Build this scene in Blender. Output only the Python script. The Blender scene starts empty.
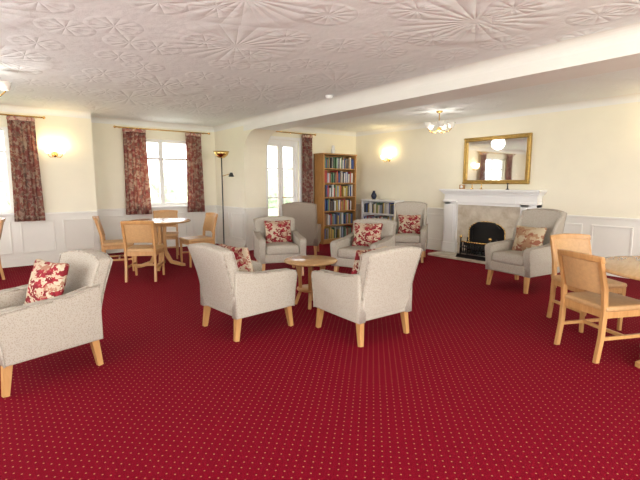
import bpy, bmesh, math, random
from mathutils import Vector, Matrix, Euler
random.seed(4)
SC=bpy.context.scene
try:
    SC.view_settings.view_transform='Standard'
    SC.view_settings.exposure=0.0
except Exception: pass

# ------------------------------------------------------------ materials
def newmat(name):
    m=bpy.data.materials.new(name); m.use_nodes=True
    nt=m.node_tree; b=nt.nodes['Principled BSDF']
    return m,nt,b
def N(nt,t,**k):
    n=nt.nodes.new(t)
    for a,v in k.items(): setattr(n,a,v)
    return n
def coords(nt):
    return N(nt,'ShaderNodeTexCoord').outputs['Object']
def setb(b,col=None,rough=.5,metal=0,spec=None):
    if col: b.inputs['Base Color'].default_value=(*col,1)
    b.inputs['Roughness'].default_value=rough
    b.inputs['Metallic'].default_value=metal
    if spec is not None: b.inputs['Specular IOR Level'].default_value=spec
def math_(nt,op,a,b=None,c=None):
    n=N(nt,'ShaderNodeMath',operation=op)
    for i,x in enumerate((a,b,c)):
        if x is None: continue
        if isinstance(x,(int,float)): n.inputs[i].default_value=x
        else: nt.links.new(x,n.inputs[i])
    return n.outputs[0]
def ramp(nt,fac,stops,interp='LINEAR'):
    r=N(nt,'ShaderNodeValToRGB'); r.color_ramp.interpolation=interp
    e=r.color_ramp.elements
    while len(e)<len(stops): e.new(.5)
    for i,(p,c) in enumerate(stops):
        e[i].position=p; e[i].color=(*c,1)
    nt.links.new(fac,r.inputs[0]); return r.outputs[0]
def bump(nt,b,h,strength=.3,dist=.01):
    n=N(nt,'ShaderNodeBump'); n.inputs['Strength'].default_value=strength; n.inputs['Distance'].default_value=dist
    nt.links.new(h,n.inputs['Height']); nt.links.new(n.outputs[0],b.inputs['Normal'])
def noise(nt,scale,detail=2,vec=None,rough=.5):
    n=N(nt,'ShaderNodeTexNoise'); n.inputs['Scale'].default_value=scale; n.inputs['Detail'].default_value=detail
    n.inputs['Roughness'].default_value=rough
    nt.links.new(vec if vec else coords(nt),n.inputs['Vector']); return n.outputs[0]

def plain(name,col,rough=.5,metal=0,nscale=30,namt=.06,bs=0.0,spec=None):
    m,nt,b=newmat(name); setb(b,col,rough,metal,spec)
    f=noise(nt,nscale,3)
    c1=tuple(max(0,c*(1-namt)) for c in col); c2=tuple(min(1,c*(1+namt)) for c in col)
    nt.links.new(ramp(nt,f,[(.3,c1),(.7,c2)]),b.inputs['Base Color'])
    if bs: bump(nt,b,f,bs,.004)
    return m
def wood(name,c1,c2,rough=.35,scale=(3,3,30)):
    m,nt,b=newmat(name); setb(b,c1,rough)
    mp=N(nt,'ShaderNodeMapping'); mp.inputs['Scale'].default_value=scale
    nt.links.new(coords(nt),mp.inputs[0])
    w=N(nt,'ShaderNodeTexNoise'); w.inputs['Scale'].default_value=2.2; w.inputs['Detail'].default_value=5; w.inputs['Distortion'].default_value=1.2
    nt.links.new(mp.outputs[0],w.inputs['Vector'])
    nt.links.new(ramp(nt,w.outputs[0],[(.3,c1),(.7,c2)]),b.inputs['Base Color'])
    return m
M={}
M['wall']=plain('cream_wall_paint',(.84,.785,.63),.75,nscale=3,namt=.02)
M['dado']=plain('dado_paint',(.80,.775,.705),.45,nscale=3,namt=.02)
M['white']=plain('white_gloss_paint',(.82,.81,.79),.35,nscale=3,namt=.02)
M['oak']=wood('honey_oak',(.42,.21,.07),(.53,.29,.11),.35,(12,12,2))
M['oaktop']=wood('honey_oak_top',(.42,.24,.10),(.54,.33,.15),.22,(2,14,2))
M['bookoak']=wood('bookcase_oak',(.36,.17,.05),(.48,.25,.085),.4,(12,12,2))
M['tan']=plain('tan_vinyl',(.48,.28,.12),.5,nscale=40,namt=.08)
M['black']=plain('cast_iron',(.012,.012,.013),.35,.3)
M['brass']=plain('brass',(.75,.50,.18),.25,1.0)
M['gold']=plain('gilt_frame',(.42,.27,.08),.42,.8,nscale=60,namt=.4,bs=.8)
M['ceramicdark']=plain('dark_ceramic',(.02,.025,.05),.2)
M['ceramicwhite']=plain('white_ceramic',(.8,.8,.78),.25)
M['soot']=plain('soot',(.02,.018,.016),.9)
M['plastic']=plain('white_plastic',(.82,.82,.8),.4)
M['grass']=plain('grass',(.30,.38,.20),.9,nscale=4,namt=.3)
M['hedge']=plain('foliage',(.30,.35,.24),.9,nscale=5,namt=.5,bs=1)
M['patio']=plain('patio_stone',(.6,.58,.53),.9)
m,nt,b=newmat('mirror_glass'); setb(b,(.9,.9,.9),.03,1.0); M['mirror']=m
m,nt,b=newmat('lit_shade'); setb(b,(.9,.85,.7),.4); b.inputs['Emission Color'].default_value=(1,.82,.5,1); b.inputs['Emission Strength'].default_value=3; M['lit']=m
m,nt,b=newmat('opal_shade'); setb(b,(.80,.76,.70),.2); b.inputs['Emission Color'].default_value=(1,.92,.8,1); b.inputs['Emission Strength'].default_value=.05; M['opal']=m
m,nt,b=newmat('beige_marble'); setb(b,(.6,.5,.4),.25)
f=noise(nt,7,8,rough=.65); nt.links.new(ramp(nt,f,[(.3,(.46,.38,.28)),(.55,(.62,.55,.44)),(.75,(.70,.64,.54))]),b.inputs['Base Color']); M['marble']=m
# carpet
m,nt,b=newmat('red_dotted_carpet'); setb(b,(.3,.005,.02),.95,spec=.08)
mp=N(nt,'ShaderNodeMapping'); mp.inputs['Scale'].default_value=(1/.041,)*3; mp.inputs['Rotation'].default_value=(0,0,math.radians(45))
nt.links.new(coords(nt),mp.inputs[0])
fr=N(nt,'ShaderNodeVectorMath',operation='FRACTION'); nt.links.new(mp.outputs[0],fr.inputs[0])
mu=N(nt,'ShaderNodeVectorMath',operation='MULTIPLY'); nt.links.new(fr.outputs[0],mu.inputs[0]); mu.inputs[1].default_value=(1,1,0)
di=N(nt,'ShaderNodeVectorMath',operation='DISTANCE'); nt.links.new(mu.outputs[0],di.inputs[0]); di.inputs[1].default_value=(.5,.5,0)
dots=ramp(nt,di.outputs['Value'],[(.06,(.8,.8,.8)),(.12,(0,0,0))])
fz=noise(nt,220,2)
base=ramp(nt,fz,[(.3,(.122,.001,.007)),(.7,(.195,.002,.014))])
mx=N(nt,'ShaderNodeMix',data_type='RGBA'); nt.links.new(dots,mx.inputs[0]); nt.links.new(base,mx.inputs[6]); mx.inputs[7].default_value=(.44,.20,.10,1)
nt.links.new(mx.outputs[2],b.inputs['Base Color']); bump(nt,b,fz,.35,.006); M['carpet']=m
# artex ceiling
m,nt,b=newmat('artex_ceiling'); setb(b,(.86,.89,.89),.85)
co=coords(nt)
def flowers(scale,petals,seedoff,ringf):
    mp=N(nt,'ShaderNodeMapping'); mp.inputs['Location'].default_value=(seedoff,seedoff*1.7,0); nt.links.new(co,mp.inputs[0])
    v=N(nt,'ShaderNodeTexVoronoi',voronoi_dimensions='2D'); v.inputs['Scale'].default_value=scale; v.inputs['Randomness'].default_value=.75
    nt.links.new(mp.outputs[0],v.inputs['Vector'])
    s=N(nt,'ShaderNodeVectorMath',operation='SUBTRACT'); nt.links.new(mp.outputs[0],s.inputs[0]); nt.links.new(v.outputs['Position'],s.inputs[1])
    sp=N(nt,'ShaderNodeSeparateXYZ'); nt.links.new(s.outputs[0],sp.inputs[0])
    ang=math_(nt,'ARCTAN2',sp.outputs[1],sp.outputs[0])
    pet=math_(nt,'ABSOLUTE',math_(nt,'SINE',math_(nt,'MULTIPLY',ang,petals)))
    dm=v.outputs['Distance']
    ann=math_(nt,'MULTIPLY',math_(nt,'MINIMUM',math_(nt,'MULTIPLY',dm,9),1),math_(nt,'MINIMUM',math_(nt,'MAXIMUM',math_(nt,'MULTIPLY',math_(nt,'SUBTRACT',.40,dm),14),0),1))
    ring=math_(nt,'POWER',math_(nt,'ABSOLUTE',math_(nt,'SINE',math_(nt,'MULTIPLY',dm,ringf))),3)
    return math_(nt,'MULTIPLY',math_(nt,'ADD',math_(nt,'MULTIPLY',pet,.7),math_(nt,'MULTIPLY',ring,.6)),ann)
h1=flowers(.66,11,0,16); h2=flowers(1.9,6,3.1,12)
nz=noise(nt,9,5,co)
h=math_(nt,'ADD',math_(nt,'ADD',h1,math_(nt,'MULTIPLY',h2,.7)),math_(nt,'MULTIPLY',nz,1.0))
bump(nt,b,h,.36,.022)
M['ceil']=m
M['ceilplain']=plain('smooth_ceiling_paint',(.82,.81,.765),.7,nscale=3,namt=.02)
# chair fabric
def fabric(name,c1,c2):
    m,nt,b=newmat(name); setb(b,c1,.95,spec=.1)
    v=N(nt,'ShaderNodeTexVoronoi'); v.inputs['Scale'].default_value=105; nt.links.new(coords(nt),v.inputs['Vector'])
    nt.links.new(ramp(nt,v.outputs['Distance'],[(.12,c2),(.5,c1)]),b.inputs['Base Color'])
    f=noise(nt,260,2); bump(nt,b,f,.35,.005); return m
M['fabric']=fabric('oatmeal_fabric',(.435,.39,.325),(.315,.27,.215))
M['fabricshade']=fabric('shaded_oatmeal_fabric',(.31,.255,.20),(.25,.20,.155))  # oatmeal fabric darkened: shade on the turned-away chair put into the colour
def leafmat(name,scale,stops,obj=True):
    m,nt,b=newmat(name); setb(b,(.5,.1,.1),.85,spec=.15)
    n=N(nt,'ShaderNodeTexNoise'); n.inputs['Scale'].default_value=scale*.6; nt.links.new(coords(nt),n.inputs['Vector'])
    mxv=N(nt,'ShaderNodeMix',data_type='RGBA'); mxv.inputs[0].default_value=.12
    nt.links.new(coords(nt),mxv.inputs[6]); nt.links.new(n.outputs['Color'],mxv.inputs[7])
    mp=N(nt,'ShaderNodeMapping'); mp.inputs['Rotation'].default_value=(.9,.2,.5); mp.inputs['Scale'].default_value=(1,.42,1)
    nt.links.new(mxv.outputs[2],mp.inputs[0])
    v=N(nt,'ShaderNodeTexVoronoi'); v.inputs['Scale'].default_value=scale; nt.links.new(mp.outputs[0],v.inputs['Vector'])
    sp=N(nt,'ShaderNodeSeparateXYZ'); nt.links.new(v.outputs['Color'],sp.inputs[0])
    nt.links.new(ramp(nt,sp.outputs[0],stops,'CONSTANT'),b.inputs['Base Color'])
    return m
M['cushion']=leafmat('red_leaf_cushion',36,[(0,(.26,.02,.03)),(.28,(.44,.34,.24)),(.54,(.17,.014,.02)),(.70,(.32,.15,.10)),(.84,(.48,.40,.29))])
M['cushion2']=leafmat('brown_stripe_cushion',24,[(0,(.32,.18,.10)),(.35,(.46,.37,.25)),(.6,(.26,.10,.06)),(.8,(.40,.29,.18))])
M['curtain']=leafmat('floral_curtain',30,[(0,(.40,.17,.13)),(.3,(.54,.36,.28)),(.5,(.34,.11,.10)),(.68,(.58,.44,.34)),(.85,(.32,.20,.16))])
BOOKC=[(.4,.05,.04),(.05,.1,.3),(.65,.62,.55),(.1,.2,.12),(.5,.38,.1),(.08,.08,.09),(.3,.18,.1),(.3,.35,.45),(.7,.7,.68),(.05,.05,.06)]
BM=[plain('book_cover_%d'%i,c,.5) for i,c in enumerate(BOOKC)]

# ------------------------------------------------------------ builder
class Ob:
    def __init__(s,name,loc=(0,0,0),rz=0):
        s.name=name; s.loc=Vector(loc); s.rz=math.radians(rz); s.bm=bmesh.new(); s.mats=[]; s.sc=(1,1,1)
    def mi(s,m):
        if isinstance(m,str): m=M[m]
        if m not in s.mats: s.mats.append(m)
        return s.mats.index(m)
    def add(s,tb,mat,T=None,smooth=True):
        i=s.mi(mat)
        if T is not None: bmesh.ops.transform(tb,matrix=T,verts=tb.verts)
        bmesh.ops.recalc_face_normals(tb,faces=tb.faces)
        me=bpy.data.meshes.new('t'); 
        for f in tb.faces: f.material_index=i; f.smooth=smooth
        tb.to_mesh(me); s.bm.from_mesh(me); bpy.data.meshes.remove(me); tb.free()
    def box(s,c,size,mat,rot=(0,0,0),bevel=0.0,seg=2,taper=None):
        t=bmesh.new(); bmesh.ops.create_cube(t,size=1)
        for v in t.verts:
            v.co=Vector((v.co.x*size[0],v.co.y*size[1],v.co.z*size[2]))
            if taper and v.co.z<0: v.co.x*=taper; v.co.y*=taper
        if bevel: bmesh.ops.bevel(t,geom=t.edges[:],offset=bevel,segments=seg,affect='EDGES',profile=.5)
        T=Matrix.Translation(c)@Euler([math.radians(a) for a in rot]).to_matrix().to_4x4()
        s.add(t,mat,T,smooth=False)
    def bx(s,x0,x1,y0,y1,z0,z1,mat,bevel=0.0):
        s.box(((x0+x1)/2,(y0+y1)/2,(z0+z1)/2),(abs(x1-x0),abs(y1-y0),abs(z1-z0)),mat,bevel=bevel)
    def cyl(s,p0,p1,r0,r1,mat,n=16,smooth=True):
        p0=Vector(p0);p1=Vector(p1); d=p1-p0
        t=bmesh.new(); bmesh.ops.create_cone(t,cap_ends=True,segments=n,radius1=r0,radius2=r1,depth=d.length)
        T=Matrix.Translation((p0+p1)/2)@d.to_track_quat('Z','Y').to_matrix().to_4x4()
        s.add(t,mat,T,smooth)
    def sph(s,c,r,mat,sc=(1,1,1)):
        t=bmesh.new(); bmesh.ops.create_uvsphere(t,u_segments=20,v_segments=12,radius=r)
        s.add(t,mat,Matrix.Translation(c)@Matrix.Diagonal((*sc,1)))
    def lathe(s,prof,mat,c=(0,0,0),n=32,T=None):
        t=bmesh.new(); rings=[]
        for r,z in prof:
            rings.append([t.verts.new((max(r,1e-4)*math.cos(2*math.pi*k/n),max(r,1e-4)*math.sin(2*math.pi*k/n),z)) for k in range(n)])
        for a,b in zip(rings,rings[1:]):
            for k in range(n): t.faces.new((a[k],a[(k+1)%n],b[(k+1)%n],b[k]))
        t.faces.new(rings[0][::-1]); t.faces.new(rings[-1])
        TT=Matrix.Translation(c)
        if T is not None: TT=TT@T
        s.add(t,mat,TT)
    def prism(s,poly,depth,mat,T,bevel=0,smooth=False,seg=2):
        t=bmesh.new(); vs=[t.verts.new((x,y,0)) for x,y in poly]; f=t.faces.new(vs)
        r=bmesh.ops.extrude_face_region(t,geom=[f]); vv=[e for e in r['geom'] if isinstance(e,bmesh.types.BMVert)]
        bmesh.ops.translate(t,verts=vv,vec=(0,0,depth))
        if bevel:
            ed=[e for e in t.edges if abs(e.verts[0].co.z-e.verts[1].co.z)<1e-6]
            bmesh.ops.bevel(t,geom=ed,offset=bevel,segments=seg,affect='EDGES',profile=.5)
        s.add(t,mat,T,smooth)
    def tube(s,pts,r,mat,n=6):
        for a,b in zip(pts,pts[1:]): s.cyl(a,b,r,r,mat,n)
    def soft(s,c,size,r,mat,rot=(0,0,0),puff=(0,0,0),shear=None,fn=None,m=7):
        h=[x/2 for x in size]
        def cl(hh):
            k=3; a=[-hh+r*i/k for i in range(k)]; mid=[-(hh-r)+2*(hh-r)*i/m for i in range(m+1)]
            return a+mid+[-x for x in a[::-1]]
        L=[cl(x) for x in h]
        t=bmesh.new()
        def g(ax,sg):
            u,w=[i for i in range(3) if i!=ax]
            grid=[]
            for a in L[u]:
                row=[]
                for b_ in L[w]:
                    p=[0,0,0]; p[ax]=sg*h[ax]; p[u]=a; p[w]=b_; row.append(t.verts.new(p))
                grid.append(row)
            for i in range(len(grid)-1):
                for j in range(len(grid[0])-1):
                    q=(grid[i][j],grid[i+1][j],grid[i+1][j+1],grid[i][j+1])
                    t.faces.new(q if sg>0 else q[::-1])
        for ax in range(3):
            g(ax,1); g(ax,-1)
        bmesh.ops.remove_doubles(t,verts=t.verts,dist=1e-5)
        for v in t.verts:
            p=v.co; q=Vector([max(-(h[i]-r),min(h[i]-r,p[i])) for i in range(3)]); d=p-q
            if d.length>1e-7: p=q+d.normalized()*r
            nrm=[p[i]/h[i] for i in range(3)]
            o=p.copy()
            for ax in range(3):
                u,w=[i for i in range(3) if i!=ax]
                o[ax]+=puff[ax]*nrm[ax]*(1-min(1,nrm[u]**2))*(1-min(1,nrm[w]**2))
            if fn: o=Vector(fn(o,nrm))
            v.co=o
        T=Matrix.Translation(c)@Euler([math.radians(a) for a in rot]).to_matrix().to_4x4()
        s.add(t,mat,T)
    def done(s,parent=None):
        bmesh.ops.transform(s.bm,matrix=Matrix.Diagonal((*s.sc,1)),verts=s.bm.verts)
        me=bpy.data.meshes.new(s.name); s.bm.to_mesh(me); s.bm.free()
        for m in s.mats: me.materials.append(m)
        o=bpy.data.objects.new(s.name,me); SC.collection.objects.link(o)
        o.location=s.loc; o.rotation_euler=(0,0,s.rz)
        if parent: o.parent=parent
        return o

H=2.5
YL=.7; YW=1.2; XJ=-5.46
BX0,BX1,BZ=-3.0,-2.52,2.30
XW,YS=-9.6,-10.2

# ------------------------------------------------------------ shell
o=Ob('floor'); o.bx(XW-.2,.2,YS-.2,YW+.2,-.1,0,'carpet'); o.done()
o=Ob('ceiling'); o.bx(XW-.2,.2,YS-.2,YW+.2,H,H+.1,'ceil'); o.done()

def wall_open(name,x0,x1,openings,thick=.2,mat='wall',loc=(0,0,0),rz=0):
    o=Ob(name,loc,rz); cur=x0
    for xa,xb,za,zb in openings:
        if xa>cur: o.bx(cur,xa,0,thick,0,H,mat)
        if za>0: o.bx(xa,xb,0,thick,0,za,mat)
        if zb<H: o.bx(xa,xb,0,thick,zb,H,mat)
        cur=xb
    if x1>cur: o.bx(cur,x1,0,thick,0,H,mat)
    return o.done()
W1=(-8.05,-6.62,.86,2.18); W2=(-4.75,-3.50,.86,2.18); D1=(-2.48,-1.64,0.04,2.2)
wall_open('wall_left',XW,XJ,[W1],loc=(0,YL,0))
wall_open('wall_window',XJ-.001,BX0+.0,[W2],loc=(0,YW,0))
o=Ob('wall_jog'); o.bx(XJ-.1,XJ,YL+.2,YW+.2,0,H,'wall'); o.done()
wall_open('wall_back',BX1,.2,[D1],loc=(0,0,0))
wall_open('wall_right',0.0,-YS+.2,[],loc=(0,0,0),rz=-90)
wall_open('wall_south',XW,.2,[(-8.8,-6.8,.8,2.2),(-5.8,-3.2,.1,2.2),(-2.2,-.6,.8,2.2)],loc=(0,YS-.2,0))  # unseen wall; its openings are added to let sky light in
wall_open('wall_west',-YW,-YS,[(1.0,3.5,.8,2.2),(5.0,8.0,.8,2.2)],loc=(XW-.2,0,0),rz=-90)  # openings here are invented too, for more light from the side

PE=-.1
o=Ob('wall_pier'); o.bx(BX0,BX1,PE,YW+.2,0,H,'wall'); o.done()
o=Ob('ceiling_beam')
o.bx(BX0,BX1,YS-.1,PE,BZ,H-.001,'ceilplain')
R=.46
poly=[(PE,BZ),(PE,BZ-R)]+[(PE-R+R*math.cos(math.radians(90*k/12)),BZ-R+R*math.sin(math.radians(90*k/12))) for k in range(1,13)]
T=Matrix(((0,0,1,BX0),(1,0,0,0),(0,1,0,0),(0,0,0,1)))
o.prism(poly,BX1-BX0,'wall',T); o.done()

def cove(name,p0,p1,side,mat='ceilplain',r=.10,z=H):
    p0=Vector((*p0,0));p1=Vector((*p1,0)); d=(p1-p0); L=d.length; d.normalize()
    n=Vector((-d.y,d.x,0))*side
    poly=[(0,0),(0,-r)]+[(r-r*math.cos(math.radians(a)),-r+r*math.sin(math.radians(a))) for a in (15,30,45,60,75)]+[(r,0)]
    T=Matrix(((n.x,0,d.x,p0.x),(n.y,0,d.y,p0.y),(0,1,0,z-.001),(0,0,0,1)))
    o=Ob(name); o.prism(poly,L,mat,T); o.done()
cove('trim_1',(XW,YL),(XJ,YL),-1); cove('trim_2',(XJ,YW),(BX0,YW),-1)
cove('trim_3',(BX0,YW),(BX0,YS),-1); cove('trim_4',(BX1,YS),(BX1,0),-1)
cove('trim_5',(BX1,0),(0,0),-1); cove('trim_6',(0,0),(0,YS),-1)

def dado(name,L,loc,rz,z0=.0,top=.82,skip=()):
    o=Ob('baseboard_'+name,loc,rz)
    o.bx(0,L,-.02,0,0,.13,'dado',); o.bx(0,L,-.028,0,0,.10,'dado'); o.done()
    o=Ob('trim_dado_'+name,loc,rz)
    o.bx(0,L,-.006,0,.13,top,'dado')
    o.bx(0,L,-.035,0,top-.015,top+.02,'dado',bevel=.006); o.bx(0,L,-.018,0,top-.05,top-.015,'dado')
    n=max(1,round(L/.62)); w=L/n
    for i in range(n):
        a=i*w+.06;b=(i+1)*w-.06
        if b-a<.1: continue
        for (x0,x1,zz0,zz1) in ((a,b,.20,.225),(a,b,top-.13,top-.105),(a,a+.025,.225,top-.13),(b-.025,b,.225,top-.13)):
            o.bx(x0,x1,-.022,-.006,zz0,zz1,'dado',bevel=.004)
    o.done()
dado('left',XJ-XW,(XW,YL,0),0)
dado('window',BX0-XJ,(XJ,YW,0),0)
dado('pier',YW-PE,(BX0,YW,0),-90)
dado('pier_end',BX1-BX0,(BX0,PE,0),0)
dado('back',1.58,(-1.58,0,0),0)
dado('right_far',2.63,(0,0,0),-90)
dado('right_near',-YS-4.41,(0,-4.41,0),-90)

def window(name,w,loc,sill=True):
    xa,xb,za,zb=w; o=Ob(name,loc); f=.06
    y0,y1=.08,.14
    o.bx(xa,xb,y0,y1,za,za+f,'white');o.bx(xa,xb,y0,y1,zb-f,zb,'white')
    o.bx(xa,xa+f,y0,y1,za+f,zb-f,'white');o.bx(xb-f,xb,y0,y1,za+f,zb-f,'white')
    xm=(xa+xb)/2
    o.bx(xm-.04,xm+.04,y0,y1,za+f,zb-f,'white')
    zt=zb-.38
    o.bx(xa+f,xm-.04,y0,y1,zt-.02,zt+.02,'white');o.bx(xm+.04,xb-f,y0,y1,zt-.02,zt+.02,'white')
    o.bx(xa-.05,xb+.05,-.06,.08,za-.035,za,'white',bevel=.008)
    o.box((xm+.06,y0-.02,za+.35),(.02,.03,.1),'white')
    o.done()
window('window_1',W1,(0,YL,0)); window('window_2',W2,(0,YW,0))
o=Ob('door_1',(0,0,0)); xa,xb,za,zb=D1
o.bx(xa,xa+.05,.05,.14,0,zb,'white');o.bx(xb-.05,xb,.05,.14,0,zb,'white');o.bx(xa+.05,xb-.05,.05,.14,zb-.05,zb,'white')
o.bx(xa,xb,.0,.2,0,.04,'white')
mid=(xa+xb)/2
for a,b in ((xa+.05,mid-.004),(mid+.004,xb-.05)):
    s_=.06
    o.bx(a,a+s_,.07,.115,.04,zb-.05,'white');o.bx(b-s_,b,.07,.115,.04,zb-.05,'white')
    o.bx(a+s_,b-s_,.07,.115,.04,.28,'white');o.bx(a+s_,b-s_,.07,.115,zb-.13,zb-.05,'white')
    o.bx(a+s_,b-s_,.08,.105,1.0,1.03,'white'); o.bx(a+s_,b-s_,.08,.105,1.6,1.63,'white')
o.cyl((mid+.03,.06,1.02),(mid+.12,.06,1.02),.009,.009,'brass'); o.done()
o=Ob('trim_door'); o.bx(xa-.03,xa,-.02,0,0,zb+.06,'white');o.bx(xb,xb+.06,-.02,0,0,zb+.06,'white');o.bx(xa,xb,-.02,0,zb,zb+.06,'white'); o.done()

def curtain(name,x0,x1,z0,z1,y,folds=6,amp=.028):
    o=Ob(name,(0,y,0)); t=bmesh.new(); nu=folds*10; nv=14; g=[]
    w=x1-x0; xc=(x0+x1)/2
    for j in range(nv+1):
        q=j/nv; z=z1+(z0-z1)*q; row=[]
        ww=w*(.86+.14*q**1.5)
        for i in range(nu+1):
            p=i/nu
            a=amp*(.55+.45*q)
            row.append(t.verts.new((xc+(p-.5)*ww+.008*math.sin(p*folds*2*math.pi*.5+q*2),a*math.sin(p*folds*2*math.pi)+.006*math.sin(9*p+4*q),z)))
        g.append(row)
    for j in range(nv):
        for i in range(nu): t.faces.new((g[j][i],g[j][i+1],g[j+1][i+1],g[j+1][i]))
    bmesh.ops.solidify(t,geom=t.faces[:],thickness=.006)
    o.add(t,'curtain')
    o.box((xc,0,z1-.0),(w*.88,.05,.06),'curtain',bevel=.012)
    o.done()
curtain('curtain',-6.66,-6.25,.72,2.30,YL-.10)
curtain('curtain',-8.4,-7.95,.72,2.30,YL-.10)
curtain('curtain',-4.90,-4.42,.72,2.30,YW-.10)
curtain('curtain',-3.70,-3.32,.72,2.30,YW-.10)
curtain('curtain',-1.64,-1.34,.06,2.30,-.10)
def rail(x0,x1,y,z=2.345):
    o=Ob('curtain_rail',(0,0,0)); o.cyl((x0,y,z),(x1,y,z),.012,.012,'brass')
    for x in (x0,x1): o.sph((x,y,z),.022,'brass')
    for x in (x0+.1,x1-.1): o.box((x,y+.05,z),(.02,.10,.02),'brass')
    o.done()
rail(-8.5,-6.15,YL-.10); rail(-5.0,-3.16,YW-.10); rail(-2.46,-1.28,-.10)

# ------------------------------------------------------------ furniture
def armchair(loc,ang,high=False,cush='cushion',fab='fabric',cushrot=0,name='armchair',sc=.95):
    o=Ob(name,(*loc,0),ang); o.sc=(sc,sc,1)
    for sx in (-1,1):
        for sy in (-1,1):
            x=.28*sx; y=.27*sy
            p1=Vector((x,y,.215)); p0=Vector((x+.03*sx,y+.014*sy,0))
            t=bmesh.new(); bmesh.ops.create_cone(t,cap_ends=True,segments=4,radius1=.026,radius2=.038,depth=(p1-p0).length)
            bmesh.ops.rotate(t,verts=t.verts,cent=(0,0,0),matrix=Matrix.Rotation(math.radians(45),3,'Z'))
            d=p1-p0; o.add(t,'oak',Matrix.Translation((p0+p1)/2)@Matrix.Rotation(math.atan2(d.x,d.z),4,'Y')@Matrix.Rotation(-math.atan2(d.y,d.z),4,'X'),False)
    o.soft((.0,0,.265),(.64,.56,.13),.025,fab)
    o.soft((.055,0,.375),(.56,.475,.13),.035,fab,rot=(0,-2,0),puff=(0.01,0,.018))
    prof=[(.315,.20),(.325,.34),(.345,.44),(.352,.495),(.335,.525),(.29,.538),(.15,.545),(0,.55),(-.12,.56),(-.20,.575),(-.33,.60),(-.33,.20)]
    for sy in (-1,1):
        y0=.24 if sy>0 else -.335
        T=Matrix(((1,0,0,0),(0,0,1,y0),(0,1,0,0),(0,0,0,1)))
        o.prism(prof,.095,fab,T,bevel=.018,seg=3,smooth=True)
        yp=.331*sy
        o.tube([(x,yp,z) for x,z in prof[:-1]],.0055,fab)
        o.tube([(x,.246*sy,z) for x,z in prof[:-1]],.005,fab)
    top=.99 if high else .81
    zb=.22; hb=top-zb
    def fn(p,n):
        q=max(0,(p.z/hb+.5))
        wid=1+(.0 if high else .07)*max(0,q-.45)/.55
        x=p.x - .16*q**1.4
        x+= .03*(abs(n[1])**2.2)*q
        z=p.z - .035*(n[1]**2)*max(0,q-.5)*2
        return (x,p.y*wid,z)
    o.soft((-.265,0,zb+hb/2),(.115,.60,hb),.035,fab,puff=(.008,0,0),fn=fn,m=8)
    for xo in (-.050,.050):
        pp=[]
        for k in range(0,9): pp.append((xo,-.297,-hb/2+.04+(hb-.055)*k/8))
        for k in range(1,8): pp.append((xo,-.297+.594*k/8,hb/2-.006))
        for k in range(8,-1,-1): pp.append((xo,.297,-hb/2+.04+(hb-.055)*k/8))
        q=[]
        for p in pp:
            v=fn(Vector(p),[0,p[1]/.3,0]); q.append((v[0]-.265,v[1],v[2]+zb+hb/2))
        o.tube(q,.005,fab)
    if high:
        wp=[(-.32,.54),(-.16,.56),(-.18,.68),(-.24,.80),(-.32,.89),(-.41,.94)]
        for sy in (-1,1):
            y0=.25 if sy>0 else -.302
            T=Matrix(((1,0,0,0),(0,0,1,y0),(0,1,0,0),(0,0,0,1)))
            o.prism(wp,.052,fab,T,bevel=.018,seg=3,smooth=True)
    if cush:
        def cf(p,n):
            a=1-.09*(1-n[1]**2); b_=1-.09*(1-n[2]**2)
            return (p.x*(1-.75*min(1,max(abs(n[1]),abs(n[2]))**3)),p.y*b_,p.z*a)
        o.soft((-.09,.01,.595),(.13,.42,.37),.03,cush,rot=(cushrot,-18,6),puff=(.03,0,0),fn=cf)
    return o.done()
armchair((-6.80,-4.06),195.5)
armchair((-5.17,-4.14),5)
armchair((-4.42,-4.88),88)
armchair((-3.63,-2.28),247,sc=1.0)
armchair((-2.93,-3.35),202,sc=1.0)
armchair((-1.24,-2.70),215,high=True)
armchair((-1.64,-4.93),172,high=True,cush='cushion2')
armchair((-2.38,-1.12),48,high=True,cush=None,fab='fabricshade',sc=1.0)

def dining_chair(loc,ang,zs=.93):
    o=Ob('dining_chair',(*loc,0),ang); o.sc=(1,1,zs)
    for sy in (-1,1):
        o.box((.19,.19*sy,.215),(.036,.036,.43),'oak',taper=.75,bevel=.004)
        pr=[(-.26,0),(-.225,0),(-.195,.22),(-.185,.43),(-.20,.62),(-.262,.86),(-.292,.86),(-.238,.62),(-.225,.43),(-.232,.22)]
        T=Matrix(((1,0,0,0),(0,0,1,.19*sy-.016),(0,1,0,0),(0,0,0,1)))
        o.prism(pr,.032,'oak',T,bevel=.004)
        o.box((-.0,.19*sy,.20),(.41,.018,.028),'oak')
    o.box((0,0,.20),(.018,.36,.028),'oak')
    for sy in (-1,1): o.box((0,.19*sy,.405),(.38,.026,.06),'oak')
    o.box((.19,0,.405),(.026,.36,.06),'oak'); o.box((-.2,0,.405),(.026,.36,.06),'oak')
    o.soft((0.0,0,.452),(.43,.43,.05),.02,'tan',puff=(0,0,.01))
    for (z0,z1,th,mt) in ((.56,.84,.024,'tan'),(.83,.885,.03,'oak')):
        def fn(p,n):
            z=p.z; return (p.x-.045*(1-n[1]**2)-.23*(z), p.y, z+ .012*(1-n[1]**2))
        zc=(z0+z1)/2
        xc=-.205-(zc-.62)*.27
        wd=.36 if mt=='tan' else .425
        o.soft((xc,0,zc),(th,wd,z1-z0),.009,mt,fn=fn)
    return o.done()
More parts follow.
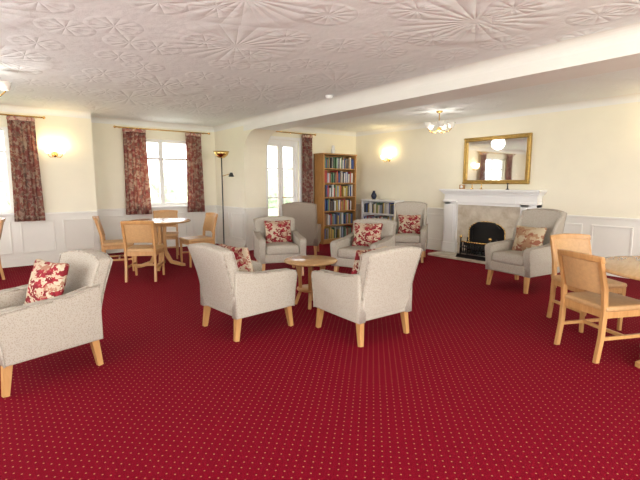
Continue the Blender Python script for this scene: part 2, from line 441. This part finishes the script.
def ped_table(loc,r,h,name,ang=20,legr=.36):
    o=Ob(name,(*loc,0),ang)
    o.lathe([(0,h-.03),(r-.03,h-.03),(r-.008,h-.024),(r,h-.014),(r-.006,h-.003),(r-.014,h),(0,h)],'oaktop',n=64)
    o.lathe([(0,h-.075),(r*.55,h-.075),(r*.55,h-.03),(0,h-.03)],'oak',n=48)
    for k in range(4):
        a=k*math.pi/2+math.pi/4
        pr=[(.04,h-.07),(.10,h-.07),(.085,.45),(.10,.25),(.17,.10),(legr,.035),(legr,0),(legr-.06,0),(.13,.055),(.06,.18),(.035,.40)]
        ca,sa=math.cos(a),math.sin(a)
        T=Matrix(((ca,0,-sa,.022*sa),(sa,0,ca,-.022*ca),(0,1,0,0),(0,0,0,1)))
        o.prism(pr,.044,'oak',T,bevel=.005)
    o.box((0,0,.30),(.12,.12,.03),'oak')
    o.done()
ped_table((-4.86,-.75),.47,.74,'dining_table',20)
dining_chair((-5.30,-1.45),58)
dining_chair((-5.44,-.60),-15)
dining_chair((-4.33,-.90),180)
dining_chair((-4.52,.03),248)
dining_chair((-7.12,-.15),180)
ped_table((-3.10,-6.88),.61,.71,'dining_table',12,.36)
dining_chair((-3.25,-6.40),-25,.90)
dining_chair((-2.66,-6.06),240,.92)

# coffee table
o=Ob('coffee_table',(-4.28,-3.93,0),15); h=.50; r=.29
o.lathe([(0,h-.028),(r-.02,h-.028),(r-.004,h-.02),(r,h-.01),(r-.008,h),(0,h)],'oaktop',n=64)
o.lathe([(0,.17),(.15,.17),(.155,.18),(.15,.19),(0,.19)],'oak',n=40)
for k in range(4):
    a=k*math.pi/2+.6; ca,sa=math.cos(a),math.sin(a)
    pr=[(.10,h-.028),(.17,h-.028),(.135,.30),(.13,.15),(.19,0),(.15,0),(.095,.15),(.10,.30)]
    T=Matrix(((ca,0,-sa,.017*sa),(sa,0,ca,-.017*ca),(0,1,0,0),(0,0,0,1)))
    o.prism(pr,.034,'oak',T,bevel=.004)
o.done()

def books(o,x0,x1,y0,y1,z,hmax,fill=1.0):
    x=x0
    while x<x1-.03:
        w=random.uniform(.018,.042); hh=hmax*random.uniform(.68,.95)
        if random.random()<fill:
            o.box((x+w/2,(y0+y1)/2+random.uniform(0,.02),z+hh/2),(w*.94,(y1-y0)*.9,hh),random.choice(BM),bevel=.002,seg=1)
        x+=w
def bookcase(name,loc,rz,w,h,d,n,mat):
    o=Ob(name,loc,rz); t=.025
    o.bx(-w/2,-w/2+t,-d,0,0,h,mat);o.bx(w/2-t,w/2,-d,0,0,h,mat);o.bx(-w/2,w/2,-.012,0,0,h,mat)
    o.bx(-w/2-.015,w/2+.015,-d-.015,0,h,h+.03,mat,bevel=.006)
    o.bx(-w/2+t,w/2-t,-d+.01,-.012,0,.08,mat)
    zs=[.08+(h-.08)*i/n for i in range(n)]
    for z in zs: o.bx(-w/2+t,w/2-t,-d+.005,-.012,z,z+.02,mat)
    o.done()
    b=Ob('books',loc,rz); 
    for z in zs: books(b,-w/2+t+.01,w/2-t-.01,-d+.03,-.03,z+.021,(h-.08)/n-.03,.93)
    b.done()
bookcase('bookcase',(-.80,-.04,0),0,.94,1.92,.34,6,'bookoak')
bookcase('low_bookcase',(-.04,-1.05,0),-90,1.0,.93,.28,3,'white')
o=Ob('white_figurine',(-.86,-.2,1.951)); o.lathe([(0,0),(.04,0),(.045,.03),(.05,.08),(.035,.12),(.04,.15),(.03,.18),(0,.19)],'ceramicwhite'); o.done()
o=Ob('dark_vase',(-.18,-.8,.961)); o.lathe([(0,0),(.035,0),(.06,.05),(.065,.09),(.04,.14),(.025,.17),(.032,.19),(0,.19)],'ceramicdark'); o.done()

# fireplace
fc=-3.52
o=Ob('fireplace',(-.012,fc,0),-90)
D=.17
for s_ in (-1,1):
    xa,xb=(s_*.86,s_*.60)
    x0,x1=min(xa,xb),max(xa,xb)
    o.bx(x0,x1,-D,0,.04,1.0,'white'); o.bx(x0-.02,x1+.02,-D-.02,0,.04,.22,'white',bevel=.006)
    o.bx(x0+.05,x1-.05,-D-.012,-D,.28,.92,'white',bevel=.004)
    o.bx(x0-.015,x1+.015,-D-.02,0,.97,1.01,'white',bevel=.006)
o.bx(-.86,.86,-D,0,.93,1.13,'white'); o.bx(-.52,.52,-D-.014,-D,.975,1.09,'white',bevel=.004)
o.bx(-.89,.89,-D-.03,0,1.12,1.15,'white',bevel=.008)
o.bx(-.91,.91,-D-.06,0,1.15,1.175,'white',bevel=.008)
o.bx(-.93,.93,-D-.09,0,1.175,1.21,'white',bevel=.008)
ow,oh=.34,.48
def arch(x0,x1,z0,zt,n=14):
    cx=(x0+x1)/2; rr=(x1-x0)/2
    return [(cx+rr*math.cos(math.radians(180*k/n)),zt+ .5*rr*math.sin(math.radians(180*k/n))) for k in range(n+1)]
ar=arch(-ow,ow,0,oh)
poly=[(-.60,.04),(-.60,.93),(.60,.93),(.60,.04),(ow,.04)]+ar+[(-ow,.04)]
T=Matrix(((1,0,0,0),(0,0,1,-.11),(0,1,0,0),(0,0,0,1)))
o.prism(poly,.105,'marble',T)
ar2=arch(-ow,ow,0,oh); ar3=arch(-ow+.05,ow-.05,0,oh)
poly=[(ow,.04)]+ar2+[(-ow,.04),(-ow+.05,.04)]+ar3[::-1]+[(ow-.05,.04)]
T2=Matrix(((1,0,0,0),(0,0,1,-.125),(0,1,0,0),(0,0,0,1)))
o.prism(poly,.03,'black',T2)
# brass trim round the arch
o.tube([(ow,-.122,.04)]+[(x,-.122,z) for x,z in ar2]+[(-ow,-.122,.04)],.009,'brass',8)
o.bx(-ow,ow,-.015,-.005,.04,oh+.2,'soot')
o.prism([(-.26,.54),(.26,.54),(.16,.64),(-.16,.64)],.03,'black',Matrix(((1,0,0,0),(0,0,1,-.15),(0,1,0,0),(0,0,0,1))))
o.bx(-.86,.86,-.62,0,.0,.04,'marble',bevel=.006)
o.done()
o=Ob('fire_grate',(-.37,fc,.041),-90); o.sc=(1.25,1.1,1.3)
for i in range(11):
    x=-.20+i*.04; yy=-.10-.05*(1-(x/.2)**2)
    o.cyl((x,yy,.06),(x,yy,.21),.007,.007,'black',8)
for z in (.06,.135,.21):
    pts=[(-.22+.44*k/12,-.10-.05*(1-((-.22+.44*k/12)/.22)**2)) for k in range(13)]
    for a,b_ in zip(pts,pts[1:]): o.cyl((*a,z),(*b_,z),.009,.009,'black' if z<.2 else 'brass',8)
for s_ in (-1,1):
    o.cyl((.22*s_,-.10,0),(.22*s_,-.10,.25),.014,.010,'black',10); o.sph((.22*s_,-.10,.27),.022,'brass')
    o.box((.22*s_,-.0,.06),(.02,.2,.02),'black')
    o.cyl((.22*s_,.09,0),(.22*s_,.09,.25),.012,.012,'black',10)
o.bx(-.2,.2,-.09,.08,.05,.07,'black')
for i in range(16):
    o.sph((random.uniform(-.16,.16),random.uniform(-.08,.06),.10+random.uniform(0,.08)),.04,'soot',(1,.8,.7))
o.prism([(-.24,0),(.24,0),(.22,.05),(-.22,.05)],.02,'black',Matrix(((1,0,0,0),(0,0,1,-.19),(0,1,0,0),(0,0,0,1))))
o.done()
for i,yy in enumerate((-3.2,-3.38,-3.86)):
    o=Ob('candlestick',(-.14,yy,1.211)); o.lathe([(0,0),(.028,0),(.028,.008),(.008,.02),(.010,.05),(.006,.08),(.016,.10),(.016,.108),(0,.108)],'brass' if i<2 else 'black',n=20); o.done()
o=Ob('mantel_clock',(-.14,-3.0,1.211),-90); o.box((0,0,.04),(.10,.05,.08),'oak',bevel=.008); o.cyl((0,-.026,.042),(0,-.03,.042),.028,.028,'ceramicwhite',24); o.done()
o=Ob('wall_mirror',(-.0,-3.55,1.71),-90)
w_,h_=1.22,.82
for (cx,cz,sx,sz) in ((0,h_/2-.035,w_,.07),(0,-h_/2+.035,w_,.07),(-w_/2+.035,0,.07,h_-.14),(w_/2-.035,0,.07,h_-.14)):
    o.box((cx,-.025,cz),(sx,.05,sz),'gold',bevel=.012,seg=3)
for (cx,cz,sx,sz) in ((0,h_/2-.02,w_+.01,.03),(0,-h_/2+.02,w_+.01,.03),(-w_/2+.02,0,.03,h_),(w_/2-.02,0,.03,h_)):
    o.box((cx,-.045,cz),(sx,.03,sz),'gold',bevel=.012,seg=3)
for i in range(26):
    x=-w_/2+.05+i*(w_-.1)/25
    for z in (h_/2-.052,-h_/2+.052): o.sph((x,-.05,z),.010,'gold')
for i in range(15):
    z=-h_/2+.09+i*(h_-.18)/14
    for x in (w_/2-.052,-w_/2+.052): o.sph((x,-.05,z),.010,'gold')
o.bx(-w_/2+.06,w_/2-.06,-.02,-.01,-h_/2+.06,h_/2-.06,'mirror'); o.done()

def sconce(loc,rz,power=6):
    o=Ob('wall_light',loc,rz)
    o.lathe([(0,0),(.045,0),(.04,.012),(0,.02)],'brass',T=Matrix.Rotation(math.radians(90),4,'X'),n=24)
    for s_ in (-1,1):
        pts=[(0,-.02,0),(.03*s_,-.05,-.04),(.07*s_,-.07,-.045),(.10*s_,-.08,-.01),(.10*s_,-.08,.01)]
        for a,b_ in zip(pts,pts[1:]): o.cyl(a,b_,.006,.006,'brass',8)
        o.lathe([(.018,0),(.035,.01),(.05,.05),(.058,.085),(.05,.085),(.03,.02),(.016,.008)],'lit',c=(.10*s_,-.08,.01),n=24)
    ob=o.done()
    for s_ in (-1,1):
        l=bpy.data.lights.new('point_light','POINT'); l.energy=power/2; l.color=(1,.78,.42); l.shadow_soft_size=.04
        lo=bpy.data.objects.new('point_light',l); SC.collection.objects.link(lo); lo.parent=ob; lo.location=(.10*s_,-.09,.14)
sconce((-6.03,YL,1.78),0); sconce((0,-1.06,1.82),-90); sconce((0,-5.9,1.82),-90,3)

def chandelier(loc,power,dz=.08):
    o=Ob('ceiling_light',loc,10)
    o.lathe([(0,0),(.055,0),(.05,-.02),(.02,-.035),(0,-.035)][::-1],'brass',n=28)
    o.cyl((0,0,-.03),(0,0,-.14-dz),.008,.008,'brass'); o.sph((0,0,-.15-dz),.03,'brass')
    for k in range(5):
        a=k*2*math.pi/5; c,s_=math.cos(a),math.sin(a)
        pts=[(.0,-.15-dz),(.07,-.20-dz),(.15,-.20-dz),(.20,-.15-dz),(.20,-.13-dz)]
        for p,q in zip(pts,pts[1:]): o.cyl((p[0]*c,p[0]*s_,p[1]),(q[0]*c,q[0]*s_,q[1]),.007,.007,'brass',8)
        o.lathe([(.02,-.0),(.04,.01),(.055,.05),(.065,.09),(.058,.09),(.035,.02),(.015,.005)],'opal',c=(.20*c,.20*s_,-.14-dz),n=24)
    ob=o.done()
    l=bpy.data.lights.new('point_light','POINT'); l.energy=power; l.color=(1,.95,.88); l.shadow_soft_size=.12  # added fill point light under the fitting, brightens the room
    lo=bpy.data.objects.new('point_light',l); SC.collection.objects.link(lo); lo.parent=ob; lo.location=(0,0,-.42)
chandelier((-.95,-3.05,H),11,.14)
chandelier((-6.94,-1.90,H),11)
chandelier((-6.2,-8.6,H),28)  # unseen fitting behind the camera, added for fill light
chandelier((-1.3,-7.2,H),14)  # unseen fitting out of view to the right, added for fill light
o=Ob('smoke_detector',(-3.18,-2.90,H)); o.lathe([(0,-.045),(.03,-.045),(.05,-.03),(.055,-.012),(.06,0),(0,0)],'plastic'); o.done()

o=Ob('floor_lamp',(-3.35,.15,0))
o.lathe([(0,0),(.13,0),(.13,.015),(.03,.03),(.012,.05),(.011,1.78),(.02,1.80),(0,1.81)],'black')
o.lathe([(.02,1.79),(.06,1.80),(.12,1.85),(.15,1.92),(.145,1.92),(.11,1.86),(.02,1.81)],'brass')
o.cyl((0,0,1.45),(.16,-.05,1.5),.007,.007,'brass',8)
o.lathe([(.025,.08),(.055,0),(.05,0),(.02,.075)],'black',c=(.17,-.05,1.44))
o.done()

# ------------------------------------------------------------ outside
o=Ob('garden_ground'); o.bx(-40,30,YW+.25,45,-.2,-.1,'grass'); o.bx(-40,30,-45,YS-.5,-.2,-.1,'grass'); o.done()
o=Ob('patio'); o.bx(-5,0,YW+.25,4.5,-.1,-.04,'patio'); o.done()
o=Ob('garden_hedge')
for i in range(26):
    t=bmesh.new(); bmesh.ops.create_icosphere(t,subdivisions=3,radius=1)
    for v in t.verts: v.co*=1+.12*math.sin(9*v.co.x+i)*math.cos(8*v.co.y)+.05*random.random()
    sc=random.uniform(1.0,1.9)
    o.add(t,'hedge',Matrix.Translation((-30+i*1.9,14+random.uniform(-1,1),.4))@Matrix.Diagonal((sc,sc,sc,1)))
o.done()

# ------------------------------------------------------------ light
w=bpy.data.worlds.new('sky'); SC.world=w; w.use_nodes=True
bg=w.node_tree.nodes['Background']; bg.inputs[0].default_value=(.95,.97,1,1); bg.inputs[1].default_value=6.5
sl=bpy.data.lights.new('sun','SUN'); sl.energy=8; sl.angle=.05; so=bpy.data.objects.new('sun',sl); SC.collection.objects.link(so)
so.rotation_euler=Vector((-1,.05,-.7)).to_track_quat('-Z','Y').to_euler()
def fill_area(name,c,sx,sz,dirv,power,col=(1,.985,.96)):  # added area light inside the room, stands in for window daylight
    l=bpy.data.lights.new(name,'AREA'); l.shape='RECTANGLE'; l.size=sx; l.size_y=sz; l.energy=power; l.color=col
    o=bpy.data.objects.new(name,l); SC.collection.objects.link(o); o.location=c
    o.rotation_euler=Vector(dirv).to_track_quat('-Z','Z').to_euler()
    return o
fill_area('fill_south',(-5.2,YS+.05,1.3),5.5,1.8,(0.1,1,0.12),255)  # unseen fill behind the camera, tilted up to brighten the ceiling
fill_area('fill_west',(XW+.05,-4.5,1.4),5.0,1.5,(1,0,0.12),155)  # unseen fill along the west wall, also tilted up

cam=bpy.data.cameras.new('camera'); cam.sensor_width=36; cam.lens=36*430/640
co=bpy.data.objects.new('camera',cam); SC.collection.objects.link(co); SC.camera=co
co.location=(-7.03,-7.60,1.32)
tilt=math.atan(57/430)
co.rotation_euler=(math.pi/2-tilt,0,-math.radians(38.1))
cam.clip_end=200
